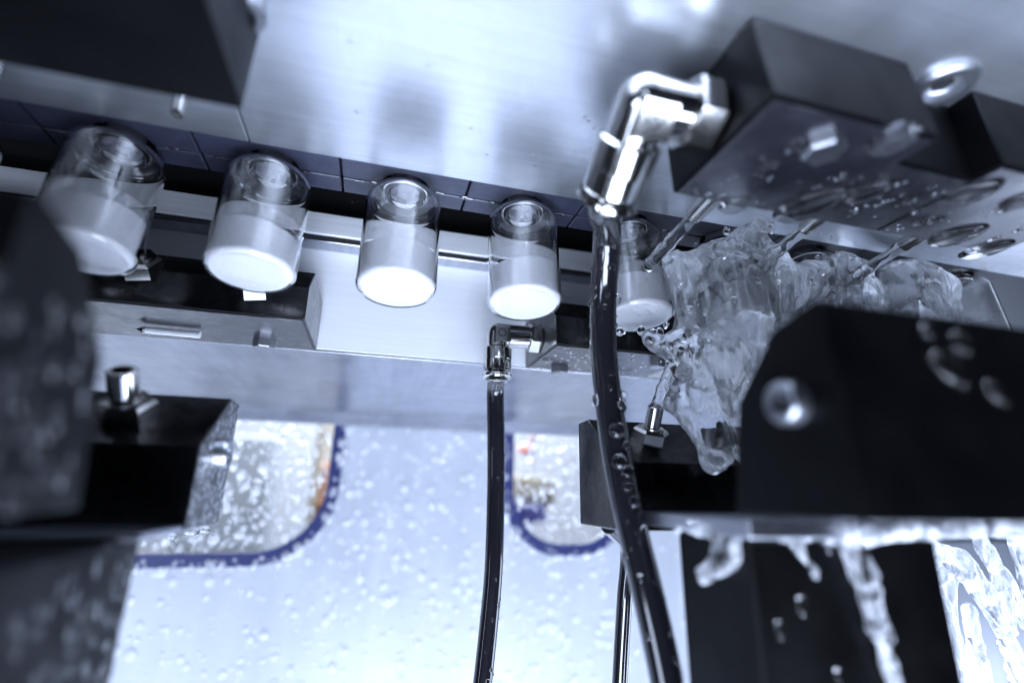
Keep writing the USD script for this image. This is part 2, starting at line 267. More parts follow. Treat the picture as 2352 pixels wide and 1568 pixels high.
room_box('blue_tray', 1170, 1262, 1178, 1202, 0.85, (0.10, 0.10, 0.52), 'blue tray blurred behind the right window under the crate', 'tray')
room_box('red_beacon', 1214, 1232, 1016, 1040, 0.9, (0.75, 0.20, 0.12), 'small red orange beacon blurred at the top of the right window', 'beacon')

# guide rail behind the vials, and the belt that carries them by the neck
g = thing('guide_rail', 'pale steel guide rail with a groove running behind the vials', 'rail')
obj('rail', bevel_box(-0.5, 0.200, 0.1785, 0.1865, 0.0893, 0.0980, 0.0003), railm, g)
obj('groove', bevel_box(-0.5, 0.200, 0.1795, 0.1866, 0.0883, 0.0892, 0.0001), matte_black, g)
obj('lower_strip', bevel_box(-0.5, 0.200, 0.1790, 0.1868, 0.0866, 0.0882, 0.0002), shelfm, g)
PITCHX, X0, YV = 0.0370, 0.0022, 0.1367
b = thing('carrier_belt', 'dark blue plastic belt of jointed segments that grips the vial necks', 'belt')
for row, (y0, y1) in enumerate(((0.1190, YV-0.0003), (YV+0.0003, 0.1447))):
    for i in range(-6, 7):
        xc = X0+PITCHX*i
        m = manifold3d.Manifold(manifold3d.Mesh(np.asarray(bevel_box(xc-PITCHX/2+0.0003, xc+PITCHX/2-0.0003, y0, y1, 0.0875, 0.0935, 0.0003).vertices, np.float32), np.asarray(bevel_box(xc-PITCHX/2+0.0003, xc+PITCHX/2-0.0003, y0, y1, 0.0875, 0.0935, 0.0003).faces, np.uint32)))
        m = m - manifold3d.Manifold.cylinder(0.02, 0.0072, 0.0072, 32).translate((xc, YV, 0.08))
        obj('belt_segment', m, belt, b)

# ---------------- vials ----------------
def arc(c, r, a0, a1, n=8): return [(c[0]+r*math.cos(t), c[1]+r*math.sin(t)) for t in np.radians(np.linspace(a0, a1, n))]
R, Hs = 0.0110, 0.0288
outer = [(0, 0.0007), (0.005, 0.0005), (0.0085, 0.0001)]+arc((R-0.0017, 0.0017), 0.0017, -85, 0, 8)+[(R, 0.012), (R, Hs-0.005)]+arc((R-0.0042, Hs-0.0002), 0.0042, 0, 68, 9)+[(0.0066, Hs+0.0046)]+arc((0.0072, Hs+0.0058), 0.0010, 250, 180, 4)+[(0.0062, Hs+0.0085), (0.0066, Hs+0.0090), (0.0078, Hs+0.0095), (0.0078, Hs+0.0128)]
w = 0.0007
inner = [(0.0050, Hs+0.0128), (0.0048, Hs+0.0060)]+arc((0.0066, Hs+0.0046), 0.0017, 180, 240, 4)+arc((R-0.0042, Hs-0.0002), 0.0042-w, 62, 0, 9)+[(R-w, Hs-0.006), (R-w, 0.012)]+arc((R-w-0.0012, 0.0021), 0.0012, 0, -85, 8)+[(0.006, 0.0010), (0, 0.00115)]
vial_mesh = trimesh.creation.revolve(np.array(outer+inner), sections=72)
ri = R-w-0.00003; hc = 0.0102
cake_prof = [(0, 0.00118), (0.006, 0.00104)]+[(x-0.00003, z+0.00003) for x, z in arc((R-w-0.0012, 0.0021), 0.0012, -85, 0, 8)]+[(ri, 0.006), (ri, hc+0.0006), (ri-0.0006, hc+0.0009), (ri-0.0014, hc), (0.005, hc-0.0004), (0, hc-0.0005)]
cake_mesh = trimesh.creation.revolve(np.array(cake_prof), sections=64)
film_mesh = trimesh.creation.revolve(np.array([(ri-0.00002, hc+0.0012), (ri-0.00002, hc+0.0046), (ri-0.00008, hc+0.0046), (ri-0.00008, hc+0.0012), (ri-0.00002, hc+0.0012)]), sections=64)
def stopper(rot):
    M3 = manifold3d.Manifold
    m = M3.cylinder(0.0062, 0.0044, 0.0046, 40)-M3.cylinder(0.0030, 0.0030, 0.0024, 32).translate((0, 0, -0.0001))
    m = m-M3.cube((0.0032, 0.02, 0.0034), True).translate((0, 0, 0.0005)).rotate((0, 0, rot))
    m = m-M3.cube((0.0014, 0.02, 0.0024), True).translate((0, 0, 0.0005)).rotate((0, 0, rot+70))
    return m.translate((0, 0, Hs+0.0042))
vial_labels = {-3: 'leftmost glass vial, cut off by the left edge above the dark bracket',
    -2: 'largest glass vial of white powder, leaning beside the dark left bracket',
    -1: 'glass vial of white powder hiding the right hex nut of the rear block',
    0: 'glass vial of white powder hanging against the bright bare back wall',
    1: 'glass vial of white powder right above the smaller elbow fitting',
    2: 'glass vial of white powder struck by water right of the hose',
    3: 'glass vial inside the splash, next after the one right of the black hose',
    4: 'glass vial in the splash behind the second jet, above the black right bracket',
    5: 'glass vial in the splash behind the third jet, rightmost shape above the bracket',
    6: 'farthest glass vial at the right end of the belt'}
for i, lab in vial_labels.items():
    a = random.uniform(0, 180)
    v = thing('glass_vial', lab, 'vial', 'vials hanging from the belt', loc=(X0+PITCHX*i, YV-0.0040, 0.0520))
    UsdGeom.Xformable(v).AddRotateXOp().Set(-7.0)
    obj('glass', vial_mesh, glass, v, smooth=40)
    c = cake_mesh.copy(); vv = c.vertices; topm = vv[:, 2] > hc-0.001; vv[topm, 2] += 0.0009*(meshkit.fbm(vv[topm]*320+i*9.1, 3, i+20)-0.5)+0.0009*vv[topm, 0]/R*math.sin(i*2.1)
    c.vertices = vv; obj('powder_cake', c, cakem, v)
    obj('residue', film_mesh, residue, v); obj('stopper', stopper(a), rubber, v)
    obj('cap', turn([(0.0040, Hs+0.0132), (0.0040, Hs+0.0110), (0.0068, Hs+0.0086), (0.0070, Hs+0.0090), (0.0070, Hs+0.0170), (0, Hs+0.0170)], n=32), matte_black, v)

# ---------------- spray blocks ----------------
def ring_bolt(parent, p, d, R, name='bolt'):
    b = obj(name, turn([(0, 0.0004), (R*0.5, 0.0004), (R*0.55, 0.0022), (R*0.88, 0.0026), (R, 0.0018), (R, -0.0006), (0, -0.0006)], p, d), ssbolt, parent)
    dd = np.asarray(d, float); obj('socket', hexnut(np.asarray(p)+dd*0.0003, d, R*0.46, 0.0004), matte_black, b)
def hang_screw(parent, p, r, h, drop=True):
    s = obj('screw', hexnut(p, (0, 0, -1), r, h, 0.3), ssbolt, parent)
def nozzle(parent, p, d, rt_, L, rh, hh, bore=True, name='nozzle'):
    d = np.asarray(d, float)/np.linalg.norm(d); p = np.asarray(p, float)
    n = obj(name, turn([(rt_*0.62, L-0.004), (rt_*0.62, L), (rt_*0.9, L), (rt_, L-0.0003), (rt_, hh), (rt_*1.5, hh*0.98), (rt_*1.5, 0), (0, 0), (0, L-0.004)], p, d), chrome, parent)
    obj('hex_base', hexnut(p-d*0.0006, d, rh, hh, 0.25), chrome, n)
    return n
XR, XL = 0.061, -0.0345
# upper front
prof_u = [(0.0562, 0.0663), (0.0875, 0.0663), (0.0887, 0.0855), (0.0580, 0.0855)]
ur = thing('spray_block', 'black upper spray block at right, wet underneath, three nozzles aiming at the vials', 'spray block')
def at_b(h, X): return bevel_box(X, X, 0, 0, 0, 0)
nx = 0.099
obj('body', prism([(0.0562, 0.0663), (0.0875, 0.0663), (0.0887, 0.0858), (0.0585, 0.0858)], XR, nx), dark, ur)
obj('body_rear', prism([(0.0640, 0.0663), (0.0875, 0.0663), (0.0887, 0.0858), (0.0650, 0.0858)], nx+0.0001, 0.1195), dark, ur)
obj('added_sheen_plate', bevel_box(XR+0.0008, nx-0.0006, 0.0572, 0.0868, 0.0657, 0.0662, 0.0001), undersm, ur)  # thin plates added under the block so its underside looks lit
obj('added_sheen_plate', bevel_box(nx-0.0004, 0.1190, 0.0648, 0.0868, 0.0657, 0.0662, 0.0001), undersm, ur)
obj('added_sheen_plate', bevel_box(0.1200, 0.1617, 0.0594, 0.0868, 0.0657, 0.0662, 0.0001), undersm, ur)
obj('body_end', prism([(0.0585, 0.0663), (0.0875, 0.0663), (0.0887, 0.0858), (0.0600, 0.0858)], 0.1196, 0.1625), dark, ur)
for u_, v_, r in ((1890, 335, 0.0040), (2052, 312, 0.0030)):
    q = PZ(u_, v_, 0.0655); hang_screw(ur, (q[0], q[1], 0.0664), r, 0.0030)
for X, y0, z0 in ((0.0762, 0.0880, 0.0722), (0.1132, 0.0885, 0.0750), (0.1500, 0.0885, 0.0755)):
    nozzle(ur, (X, y0, z0), (0, 1, -0.13), 0.0022, 0.0135, 0.0044, 0.0035)
ul = thing('spray_block', 'black upper block at the top left corner, blurred', 'spray block')
obj('body', prism([(0.0400, 0.0663), (0.0868, 0.0663), (0.0880, 0.0858), (0.0420, 0.0858)], -0.20, -0.0290), dark, ul)
for u_, v_ in ((416, 226), (-8, 150)):
    q = PZ(u_, v_, ZC); obj('screw', turn([(0, -0.0005), (0.0015, -0.0005), (0.0015, 0.0042), (0.0012, 0.0048), (0, 0.0048)], q, (0, 0, -1), 20), chrome, ceil)
# lower
prof_l = [(0.1205, -0.0090), (0.1205, 0.0078), (0.1385, 0.0208), (0.1460, 0.0205), (0.1460, -0.0090)]
ll = thing('spray_block', 'black lower spray block at left with an idle open nozzle on top', 'spray block')
obj('body', prism(prof_l, -0.22, XL-0.0005), black, ll)
cn = np.array([0, -0.59, 0.81])
nozzle(ll, (-0.0537, 0.1302, 0.0147), cn, 0.0030, 0.0108, 0.0062, 0.0042)
ring_bolt(ll, (XL-0.0005, 0.1335, 0.0072), (1, 0, 0), 0.0034)
lr = thing('spray_block', 'black lower spray block behind the hose with a jetting nozzle', 'spray block')
obj('body', prism(prof_l, XR, 0.23), black, lr)
nozzle(lr, (0.0762, 0.1302, 0.0147), (0.03, -0.42, 0.9), 0.0023, 0.0100, 0.0052, 0.0040)
nozzle(lr, (0.1132, 0.1302, 0.0147), (0.0, -0.42, 0.9), 0.0023, 0.0100, 0.0052, 0.0040)
# behind the row
prof_b = [(0.1500, 0.0470), (0.1500, 0.0570), (0.1590, 0.0655), (0.1859, 0.0655), (0.1859, 0.0470)]
bl = thing('spray_block', 'black rear spray block behind the left vials with white rod underneath', 'spray block')
obj('body', prism(prof_b, -0.22, -0.0228), black, bl)
for u_, v_ in ((322, 618), (585, 664)):
    q = PY(u_, v_, 0.1512); nozzle(bl, q, (0, -0.62, 0.45), 0.0023, 0.0090, 0.0056, 0.0045)
obj('added_sheen_plate', bevel_box(-0.2195, -0.0236, 0.1508, 0.1852, 0.0466, 0.04695, 0.0001), undersm, bl)  # added plate, gives the rear block a lit-looking underside
q = PZ(607, 785, 0.046); hang_screw(bl, (q[0], q[1], 0.0471), 0.0034, 0.0032)
a0, a1 = PZ(330, 757, 0.0450), PZ(460, 769, 0.0450)
rod = obj('white_rod', tube([a0, a0+(a1-a0)*.5, a1], 0.0011, 14), whitep, bl)
obj('rod_tip', turn([(0, -0.002), (0.0011, 0), (0.0011, 0.0006), (0, 0.0006)], a0, a1-a0, 14), matte_black, rod)
br = thing('spray_block', 'black rear spray block behind the hose, dripping underneath', 'spray block')
obj('body', prism(prof_b, 0.0555, 0.108), black, br)
obj('added_sheen_plate', bevel_box(0.0563, 0.1072, 0.1508, 0.1852, 0.0466, 0.04695, 0.0001), undersm, br)  # added plate for the same lit look underneath
q = PZ(1285, 848, 0.046); hang_screw(br, (q[0], q[1], 0.0471), 0.0038, 0.0032)
q = PZ(1508, 826, 0.046); hang_screw(br, (q[0], q[1], 0.0471), 0.0030, 0.0040)
nozzle(br, (0.0762, 0.1508, 0.0560), (0, -0.62, 0.45), 0.0023, 0.0090, 0.0056, 0.0045)

# near brackets, plates and posts, close to the lens
prof_n = [(0.0775, -0.0030), (0.0738, 0.0155), (0.0640, 0.0258), (0.0552, 0.0280), (0.0535, 0.0270), (0.0530, -0.0030)]
t = thing('bracket', 'large black bracket blurred at right with a round bolt in its end', 'bracket')
obj('body', prism(prof_n, XR, 0.24), dark, t); ring_bolt(t, (XR, 0.0618, 0.0136), (-1, 0, 0), 0.0035)
t = thing('bracket', 'dark bracket blurred at the left edge in front of the vials', 'bracket')
obj('body', prism(prof_n, -0.24, XL), dark, t)
obj('base_plate', bevel_box(0.0640, 0.32, 0.078, 0.1198, -0.0072, -0.0040, 0.0003), shelfm, label='wet pale plate under the right bracket', cat='plate')
obj('base_plate', bevel_box(-0.30, -0.0350, 0.100, 0.1198, -0.0090, -0.0078, 0.0003), shelfm, label='pale plate edge under the left bracket', cat='plate')
obj('support_post', bevel_box(0.0652, 0.1085, 0.0800, 0.1020, -0.30, -0.0076, 0.0006), dark, label='glossy wet black post at lower right under the plate', cat='post')
obj('support_post', bevel_box(-0.12, -0.0385, 0.0680, 0.1100, -0.30, -0.0092, 0.0006), dark, label='wet speckled dark post at the lower left corner', cat='post')

# ---------------- elbow fittings and hoses ----------------
def elbow(label, E, nut_x, axis, L, s=1.0):
    E = np.asarray(E, float); axis = np.asarray(axis, float)/np.linalg.norm(axis); t = thing('elbow_fitting', label, 'fitting')
    X = np.array([1.0, 0, 0]); r = 0.0044*s
    body = manifold3d.Manifold.batch_boolean([manifold3d.Manifold.hull_points(np.vstack([SPH3.vertices*r+E, SPH3.vertices*r*0.99+E+X*0.004*s])),
        manifold3d.Manifold.hull_points(np.vstack([SPH3.vertices*r+E, SPH3.vertices*r+E+axis*0.004*s]))], manifold3d.OpType.Add)
    cyl1 = turn([(0, 0), (r, 0), (r, nut_x-E[0]-0.0005), (r*0.93, nut_x-E[0]), (0, nut_x-E[0])], E, X)
    cyl2 = turn([(0, 0), (r, 0), (r, 0.0060*s), (0, 0.0060*s)], E, axis)
    def MM(m): return manifold3d.Manifold(manifold3d.Mesh(np.asarray(m.vertices, np.float32), np.asarray(m.faces, np.uint32)))
    body = body+MM(cyl1)+MM(cyl2)
    # flat pad on the side that faces the camera
    n = -np.cross(X, axis); n = n if n @ -E > 0 else -n
    T = np.eye(4); T[:3, 0] = X; T[:3, 1] = axis; T[:3, 2] = n; T[:3, 3] = E
    pad = bevel_box(-0.0024*s, 0.0042*s, -0.0024*s, 0.0044*s, r*0.5, r*1.0, 0.0005*s); pad.apply_transform(T)
    obj('elbow_body', body, chrome, t, smooth=35); obj('pad', pad, chrome, t)
    ring = trimesh.creation.annulus(0.00125*s, 0.00150*s, 0.0002*s); dot = trimesh.creation.annulus(0.0001*s, 0.00035*s, 0.0002*s)
    mk = cat([ring, dot]); mk.apply_translation((0.0006*s, 0.0006*s, r*1.0+0.0001*s)); mk.apply_transform(T); obj('ring_mark', mk, matte_black, t)
    obj('hex_nut', hexnut((nut_x+0.0001, E[1], E[2]), X, 0.0058*s, 0.0050*s, math.pi/6), chrome, t)
    R2 = 0.0053*s; a = 0.0054*s
    obj('sleeve', turn([(0, a), (R2*.85, a), (R2, a+0.0006), (R2, a+(L-a)*0.52), (R2*0.985, a+(L-a)*0.53), (R2*0.985, L-0.0006), (R2*0.93, L), (0, L)], E, axis), chrome, t)
    obj('collar', turn([(0, L+0.0003), (R2*.72, L+0.0003), (R2*.72, L+0.0010), (R2*1.06, L+0.0011), (R2*1.08, L+0.0020), (R2*0.8, L+0.0024), (R2*0.78, L+0.0034), (0, L+0.0034)], E, axis), chrome, t)
    return E+axis*(L+0.0030), axis
eA, axA = elbow('large nickel elbow fitting on the upper right block feeding the thick hose', (0.0452, 0.0716, 0.0733), 0.0540, PX(1398, 452, 0.0452)-np.array([0.0452, 0.0716, 0.0733]), 0.0186, 1.26)
hA = spline([eA-axA*0.0025, eA+axA*0.0010, D(1394, 530, .131), D(1391, 600, .136), D(1386, 680, .139), D(1386, 800, .138), D(1398, 920, .133), D(1419, 1060, .127), D(1449, 1200, .121), D(1485, 1350, .115), D(1525, 1530, .109), D(1556, 1700, .104)], 12)
h = thing('hose', 'thick black hose beaded with water hanging from the large elbow fitting', 'hose'); obj('tubing', tube(hA, 0.0037, 36), hosem, h)
eB, axB = elbow('smaller nickel elbow fitting under the vial before the hose', (0.0397, 0.168, 0.0540), 0.0512, (0.0, -0.02, -1), 0.0140, 0.95)
hB = spline([eB+np.array([0, 0, .002]), D(1138, 900, .182), D(1139, 1000, .18), D(1139, 1120, .178), D(1134, 1300, .172), D(1122, 1440, .168), D(1106, 1590, .163), D(1095, 1680, .16)], 12)
h = thing('hose', 'slim black hose hanging from the smaller elbow fitting before the window wall', 'hose'); obj('tubing', tube(hB, 0.0032, 28), hosem, h)
hC = spline([(0.0640, 0.1330, -0.0085), D(1440, 1260, .150), D(1434, 1380, .150), D(1427, 1500, .149), D(1421, 1620, .148)], 10)
h = thing('hose', 'short black hose end hanging behind the thick hose at the bottom', 'hose'); obj('tubing', tube(hC, 0.0023, 24), hosem, h)

# ---------------- water ----------------
jets = [((0.0762, 0.0995, 0.0705), (0.0762, 0.1262, 0.0668), 'slanting water jet hitting the vial beside the black hose'),
        ((0.1132, 0.1005, 0.0733), (0.1132, 0.1262, 0.0690), 'water jet from the middle upper nozzle'),
        ((0.1500, 0.1005, 0.0738), (0.1500, 0.1262, 0.0695), 'water jet from the upper nozzle farthest right')]
for i, (a, b_, lab) in enumerate(jets):
    s = np.linspace(0, 1, 30)[:, None]; p = np.array(a)*(1-s)+np.array(b_)*s
    obj('water_jet', tube(p, np.linspace(0.0017, 0.0020, 30), 20, 0.07, i), water, smooth=True, label=lab, cat='water jet')
s = np.linspace(0, 1, 40)[:, None]; a = np.array([0.0766, 0.1262, 0.0238]); e = D(1566, 795, .150); p = a*(1-s)+e*s
obj('water_jet', tube(p, np.linspace(0.0017, 0.0021, 40), 20, 0.10, 9), water, smooth=True, label='upward water jet from the lower nozzle into the splash', cat='water jet')

def C(u0, v0, d0, u1, v1, d1, r0, r1): return (D(u0, v0, d0), D(u1, v1, d1), r0*d0/FU, r1*d1/FU)
caps = [
    C(1545, 600, .152, 1585, 720, .150, 10, 16), C(1590, 620, .150, 1640, 720, .150, 22, 36), C(1690, 640, .154, 1735, 562, .160, 34, 22), C(1640, 620, .154, 1700, 660, .152, 26, 34),
    C(1690, 720, .152, 1685, 820, .146, 66, 54), C(1760, 680, .160, 1850, 650, .168, 46, 30),
    C(1665, 830, .145, 1612, 930, .140, 42, 30), C(1612, 930, .140, 1645, 1048, .134, 30, 10), C(1490, 780, .148, 1560, 800, .148, 8, 11), C(1560, 800, .148, 1640, 860, .146, 11, 20), C(1690, 880, .144, 1706, 1020, .138, 18, 4),
    C(1560, 790, .148, 1680, 900, .142, 6, 3), C(1700, 560, .158, 1742, 524, .158, 14, 5), C(1600, 600, .148, 1640, 560, .150, 4, 2), C(1570, 860, .142, 1545, 930, .140, 4, 2), C(1700, 950, .140, 1712, 1055, .136, 7, 2), C(1600, 900, .140, 1640, 1060, .133, 6, 3)]
for q_, X in enumerate((0.1132, 0.1502, 0.1872)):
    yc = YV-0.0035
    for k in range(10):
        t0, t1 = k*math.pi/5, (k+1)*math.pi/5; zz = 0.071-0.003*math.cos(t0)+0.002*rng.normal(); zl = 0.056+0.004*rng.normal(); rr = 0.0126+0.0015*rng.random(); r2 = rr+0.003
        a_ = np.array([X+rr*math.cos(t0), yc+rr*math.sin(t0), zz]); b_ = np.array([X+rr*math.cos(t1), yc+rr*math.sin(t1), zz]); c_ = np.array([X+r2*math.cos(t0), yc+r2*math.sin(t0), zl])
        caps += [(a_, b_, 0.0021, 0.0021), (a_, c_, 0.0019, 0.0012+0.0012*rng.random())]
splash = water_body(caps, 0.0005, k=0.0016, amp=0.0019, freq=95, seed=4, stretch=(1, 1, 0.4), fine=0.00028)
obj('water_splash', splash, foam, smooth=True, label='mass of splashing water over the vials at right, falling beside the bracket', cat='splash')
for i, (u_, v_, d_, r) in enumerate(((1424, 762, .158, 9), (1473, 760, .158, 10), (1500, 768, .158, 12))):
    m = SPH3.copy(); m.apply_scale((1, 1, 1.15)); m.apply_scale(r*d_/FU); m.apply_translation(D(u_, v_, d_))
    obj('water_drop', m, water, smooth=True, label=('drop under the sprayed vial touching the thick hose', 'middle drop of three hanging under the sprayed vial', 'rightmost drop hanging under the sprayed vial')[i], cat='water drop')
# hanging drops on the upper block
drop_labels = {(1995, 440): 'wide flat drop under the upper right block, above the middle nozzle', (1830, 330): 'small drop left of the hex screw under the upper right block', (2058, 318): 'round drop around the second screw under the upper right block',
    (2235, 440): 'dark drop at the edge of the notch under the upper right block', (2200, 540): 'long dark drop near the rear edge of the upper right block', (1860, 470): 'biggest drop under the upper right block, between the first two nozzles',
    (1690, 470): 'drop beside the first upper nozzle under the upper right block', (2265, 572): 'drop at the rear right corner of the upper right block', (2345, 460): 'drop under the upper right block at the right edge of the photo'}
for u_, v_, r, st in ((1995, 440, 0.0034, 1.5), (1830, 330, 0.0016, 1.2), (2058, 318, 0.0042, 1.2), (2235, 440, 0.0042, 1.3), (2200, 540, 0.0042, 1.5), (1860, 470, 0.0050, 1.7), (1690, 470, 0.0032, 1.2), (2265, 572, 0.0040, 1.5), (2345, 460, 0.0030, 1.3),
                     (2110, 485, 0.0013, 1.3), (2118, 508, 0.0015, 1.5), (2150, 506, 0.0013, 1.6), (1968, 412, 0.0010, 1.6), (2018, 412, 0.0012, 1.8), (1760, 380, 0.0013, 1.4), (2090, 460, 0.0012, 1.5), (2140, 430, 0.0009, 1.4)):
    q = PZ(u_, v_, 0.0657); m = drop_mesh((q[0], q[1], 0.06572), (0, 0, -1), r, r*0.42, SPH3, along=(0.3, -1, 0), stretch=st)
    if q[0] < 0.16:
        lab = drop_labels.get((u_, v_)); obj('water_drop', m, water, smooth=True, label=lab or 'tiny water drop among others under the upper right block', cat='water drop', group=None if lab else 'tiny drops under the upper right block')
# drops standing on the thick hose
bead_labels = ['bead on the right edge of the thick hose beside the sprayed vial', 'bead on the left edge of the thick hose beside the rear hex nut', 'bead on the thick hose just below the belt', 'bead on the thick hose at the level of the vial shoulders',
    'bead on the right edge of the thick hose above the big cluster', 'large bead at the top of the cluster on the right of the thick hose', 'bead alone on the left edge of the thick hose opposite the cluster', 'biggest bead in the middle of the thick hose cluster', 'bead at the right of the cluster beside the lower hex nozzle',
    'round bead on the thick hose at the top edge of the lower block', 'bead on the right of the thick hose in front of the lower block', 'small bead on the thick hose above the lowest one', 'lowest bead of the cluster on the thick hose', 'small bead on the thick hose at the top of the cluster', 'bead low on the left edge of the thick hose, below the block']
for k, (v_, side, r) in enumerate(((690, 1, 0.0018), (700, -1, 0.0011), (560, .6, 0.0012), (610, .4, 0.0012), (905, 1, 0.0016), (930, .8, 0.0019), (925, -1, 0.0018), (985, .3, 0.0022), (1020, .7, 0.0014), (1060, .1, 0.0020), (1085, .5, 0.0017), (1120, .3, 0.0013), (1150, .5, 0.0016), (860, .4, 0.0010), (1270, -.9, 0.0010))):
    pr = hA@np.stack([rt, up, fw], 1); vv = 784-FU*pr[:, 1]/pr[:, 2]; i = int(np.argmin(abs(vv-v_))); c = hA[i]; view = -c/np.linalg.norm(c); sd = rt*side
    n = sd+view*math.sqrt(max(0.05, 1-side*side)); n /= np.linalg.norm(n)
    obj('water_drop', drop_mesh(c+n*0.0036, n, r, r*0.75, SPH3), water, smooth=True, label=bead_labels[k], cat='water drop')
# drops under the left block's corner
for lab, u_, v_, d_, r in (('largest drop hanging from the bottom corner of the lower left block', 440, 1220, .142, 15), ('right drop of the pair under the lower left block corner', 468, 1216, .147, 12), ('small drop under the lower left block, left of the pair', 395, 1232, .142, 9)):
    m = SPH3.copy(); m.apply_scale((1.15, 1, 0.85)); m.apply_scale(r*d_/FU); q = D(u_, v_, d_); m.apply_translation(q)
    obj('water_drop', m, water, smooth=True, label=lab, cat='water drop')
def scatter(n, fp, nrm, rmin, rmax, hr, sub=SPH, along=None, st=(1, 1), clear=0.8):
    out = []; P_ = []
    for _ in range(n*4):
        if len(out) >= n: break
        p = fp(); r = rmin*(rmax/rmin)**(rng.random()**2.2)
        if any((p[0]-q[0])**2+(p[1]-q[1])**2+(p[2]-q[2])**2 < ((r+q[3])*clear)**2 for q in P_[-400:]): continue
        P_.append((*p, r)); out.append(drop_mesh(p, nrm, r, r*hr, sub, along, rng.uniform(*st)))
    return cat(out)
S1 = trimesh.creation.icosphere(subdivisions=1)
def on_wall():
    while True:
        x = rng.uniform(-0.24, 0.60); z = rng.uniform(-0.17, 0.16)
        if z > 0.04 and x < 0.25 or any(hh.contains(sg.Point(x, z)) for hh in holes): continue
        if x < 0.20 or rng.random() < 0.45: break
    return np.array([x, YW+0.00002 if not any(hh.contains(sg.Point(x, z)) for hh in holes) else YW+0.00102, z])
def on_pane():
    while True:
        x = rng.uniform(-0.19, 0.25); z = rng.uniform(-0.06, 0.05)
        if any(hh.buffer(0.006).contains(sg.Point(x, z)) for hh in holes): return np.array([x, YW+0.00102 if any(hh.contains(sg.Point(x, z)) for hh in holes) else YW-0.0022, z])
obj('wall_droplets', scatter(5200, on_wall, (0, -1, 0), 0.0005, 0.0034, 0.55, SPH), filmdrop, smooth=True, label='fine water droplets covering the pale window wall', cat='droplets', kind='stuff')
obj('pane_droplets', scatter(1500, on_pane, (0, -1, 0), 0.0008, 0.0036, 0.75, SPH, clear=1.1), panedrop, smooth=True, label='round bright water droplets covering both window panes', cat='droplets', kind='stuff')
def inside(poly, X):
    pg = sg.Polygon(poly).buffer(-0.0008); x0, y0, x1, y1 = pg.bounds
    def f():
        while True:
            y, z = rng.uniform(x0, x1), rng.uniform(y0, y1)
            if pg.contains(sg.Point(y, z)): return np.array([X, y, z])
    return f
obj('block_droplets', scatter(120, inside(prof_l, XL-0.00048), (1, 0, 0), 0.0004, 0.0014, 0.24, SPH3, (0, 0.12, -1), (1.2, 2.0), 1.2), water, smooth=True, label='droplets beading on the end face of the lower left block', cat='droplets', kind='stuff')
obj('block_droplets', scatter(60, lambda: np.array([rng.uniform(0.058, 0.10), rng.uniform(0.152, 0.185), 0.04658]), (0, 0, -1), 0.0005, 0.0022, 0.45, SPH), water, smooth=True, label='droplets hanging under the rear block behind the hose', cat='droplets', kind='stuff')
obj('plate_droplets', scatter(70, lambda: np.array([rng.uniform(-0.02, 0.2), rng.uniform(0.085, 0.124), ZC-0.00001]), (0, 0, -1), 0.0002, 0.0007, 0.4, S1), water, smooth=True, label='few tiny droplets under the steel ceiling plate', cat='droplets', kind='stuff')
obj('post_droplets', scatter(150, lambda: np.array([-0.0385+0.00002, rng.uniform(0.069, 0.109), rng.uniform(-0.06, -0.012)]), (1, 0, 0), 0.0004, 0.0014, 0.22, SPH, (0, 0.4, -1), (1.2, 2.2), 0.9), water, smooth=True, label='droplets running down the left post', cat='droplets', kind='stuff')
obj('seam_droplets', scatter(26, lambda: np.array([rng.uniform(-0.09, 0.1), YV+rng.uniform(-.0006, .0006), 0.0875]), (0, 0, -1), 0.0005, 0.0014, 0.5, SPH, (1, 0, 0), (1.2, 3.2)), water, smooth=True, label='beads of water along the seam of the belt', cat='droplets', kind='stuff')
# water under the right plate and down the post
run = water_body([C(1945, 1228, .0925, 1985, 1330, .0912, 24, 14), C(1985, 1330, .0912, 2020, 1450, .0885, 14, 10), C(2020, 1450, .0885, 2062, 1600, .0865, 10, 11)], 0.0004, k=0.0012, amp=0.0007, freq=260, seed=21)
obj('water_stream', run, gleam_froth, smooth=True, label='bright stream of water running down the black post', cat='water stream')  # its white stands in for light refracted through the stream
run = water_body([C(1620, 1320, .093, 1690, 1262, .0925, 8, 15), C(1690, 1262, .0925, 1780, 1228, .092, 15, 20), C(1790, 1228, .092, 1870, 1315, .090, 9, 5), C(1700, 1222, .094, 1960, 1222, .092, 9, 20), C(1560, 1210, .100, 1700, 1215, .094, 5, 9), C(1960, 1215, .0915, 2352, 1195, .084, 18, 18)], 0.0004, k=0.0012, amp=0.0010, freq=260, seed=22)
obj('water_curtain', run, gleam_froth, smooth=True, label='frothy water curling off the edge of the right plate', cat='water')
run = water_body([C(2095, 1235, .17, 2150, 1330, .168, 12, 20), C(2150, 1330, .168, 2185, 1590, .162, 22, 30), C(2110, 1240, .17, 2200, 1290, .168, 10, 18), C(2200, 1290, .168, 2290, 1400, .164, 16, 11), C(2290, 1400, .164, 2350, 1560, .16, 10, 12), C(2170, 1330, .17, 2175, 1600, .168, 9, 12), C(2225, 1400, .172, 2262, 1600, .17, 6, 9), C(2330, 1225, .17, 2380, 1420, .168, 9, 6), C(2110, 1330, .17, 2150, 1600, .168, 8, 6), C(2310, 1480, .17, 2350, 1600, .17, 5, 7), C(2250, 1230, .168, 2300, 1330, .165, 11, 8), C(2300, 1330, .165, 2360, 1430, .163, 8, 9)], 0.0005, k=0.0012, amp=0.0016, freq=190, seed=25, stretch=(1, 1, 0.35))
obj('water_fall', run, gleam_froth, smooth=True, label='streaks of bright water falling at the lower right corner beside the post', cat='water')
sp = []
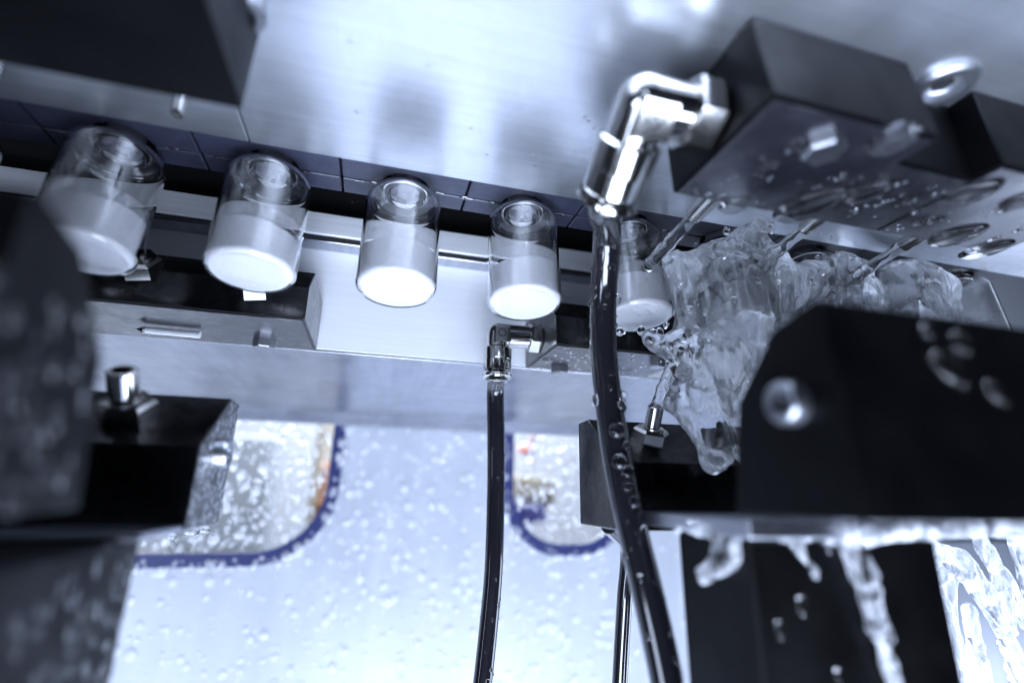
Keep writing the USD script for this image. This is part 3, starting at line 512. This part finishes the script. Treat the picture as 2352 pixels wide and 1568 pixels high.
for k in range(90):
    a = rng.normal(0, 1, 3); a /= np.linalg.norm(a); u_, v_ = [(1600, 640), (1650, 900), (1700, 560), (1560, 800), (1900, 620)][k % 5]
    c = D(u_+a[0]*rng.uniform(40, 110), v_+a[1]*rng.uniform(40, 120), .150+a[2]*.008); m = SPH.copy(); m.apply_scale((1, 1, rng.uniform(1, 1.8))); m.apply_scale(0.0003*(4.0**rng.random()**2)); m.apply_translation(c); sp.append(m)
obj('flying_droplets', cat(sp), water, smooth=True, label='small loose droplets thrown off the splash', cat='droplets', kind='stuff')
obj('bracket_droplets', scatter(40, lambda: np.array([XL+0.00002, rng.uniform(0.053, 0.073), rng.uniform(-0.002, 0.019)]), (1, 0, 0), 0.0004, 0.0014, 0.25, SPH, (0, 0.3, -1), (1.1, 1.9)), water, smooth=True, label='droplets on the face of the blurred left bracket', cat='droplets', kind='stuff')
for u_, v_, r, st, where in ((2205, 790, 0.0016, 1.4, 'below the top edge'), (2128, 762, 0.0011, 1.2, 'left of the larger one'), (2290, 905, 0.0014, 2.0, 'near the right edge'), (2180, 850, 0.0020, 1.9, 'long and low')):
    q = PY(u_, v_, 0.0533); obj('water_drop', drop_mesh(q-np.array([0, 0.0001, 0]), (0, -1, 0), r, r*0.5, SPH3, (0.6, 0, -0.4), st), water, smooth=True, label='blurred water drop on the black right bracket, '+where, cat='water drop')
tiny = []
for P_, rad, n in ((hA, 0.0037, 75), (hB, 0.0032, 45)):
    for k in range(n):
        i = int(rng.integers(6, len(P_)-4)); c = P_[i]; t_ = P_[i+1]-P_[i-1]; t_ /= np.linalg.norm(t_); a = np.cross(t_, -c); a /= np.linalg.norm(a); b_ = np.cross(a, t_); th = rng.uniform(0, math.pi); n_ = a*math.cos(th)+b_*math.sin(th)*(1 if b_ @ -c > 0 else -1)
        r = 0.00025*(3.2**rng.random()**1.6); tiny.append(drop_mesh(c+n_*rad*0.99, n_, r, r*0.7, SPH, -t_ if t_[2] > 0 else t_, 1.3))
obj('hose_droplets', cat(tiny), water, smooth=True, label='tiny droplets clinging along the two black hoses', cat='droplets', kind='stuff')
for u_, v_, r, st, where in ((1842, 1392, 0.0011, 1.6, 'upper one'), (1792, 1446, 0.0009, 1.8, 'left one'), (1905, 1262, 0.0006, 1.3, 'beside the stream'), (1925, 1550, 0.0007, 1.6, 'lowest one')):
    q = PY(u_, v_, 0.0799); obj('water_drop', drop_mesh(q, (0, -1, 0), r, r*0.6, SPH3, (0, 0, -1), st), water, smooth=True, label='bright water drop on the front of the right post, '+where, cat='water drop')
obj('underside_droplets', scatter(85, lambda: np.array([rng.uniform(0.063, 0.158), rng.uniform(0.067, 0.0865), 0.06568]), (0, 0, -1), 0.0003, 0.0011, 0.4, SPH, (0.3, -1, 0), (1.1, 1.8), 1.2), water, smooth=True, label='small beads of water under the upper right block', cat='droplets', kind='stuff')
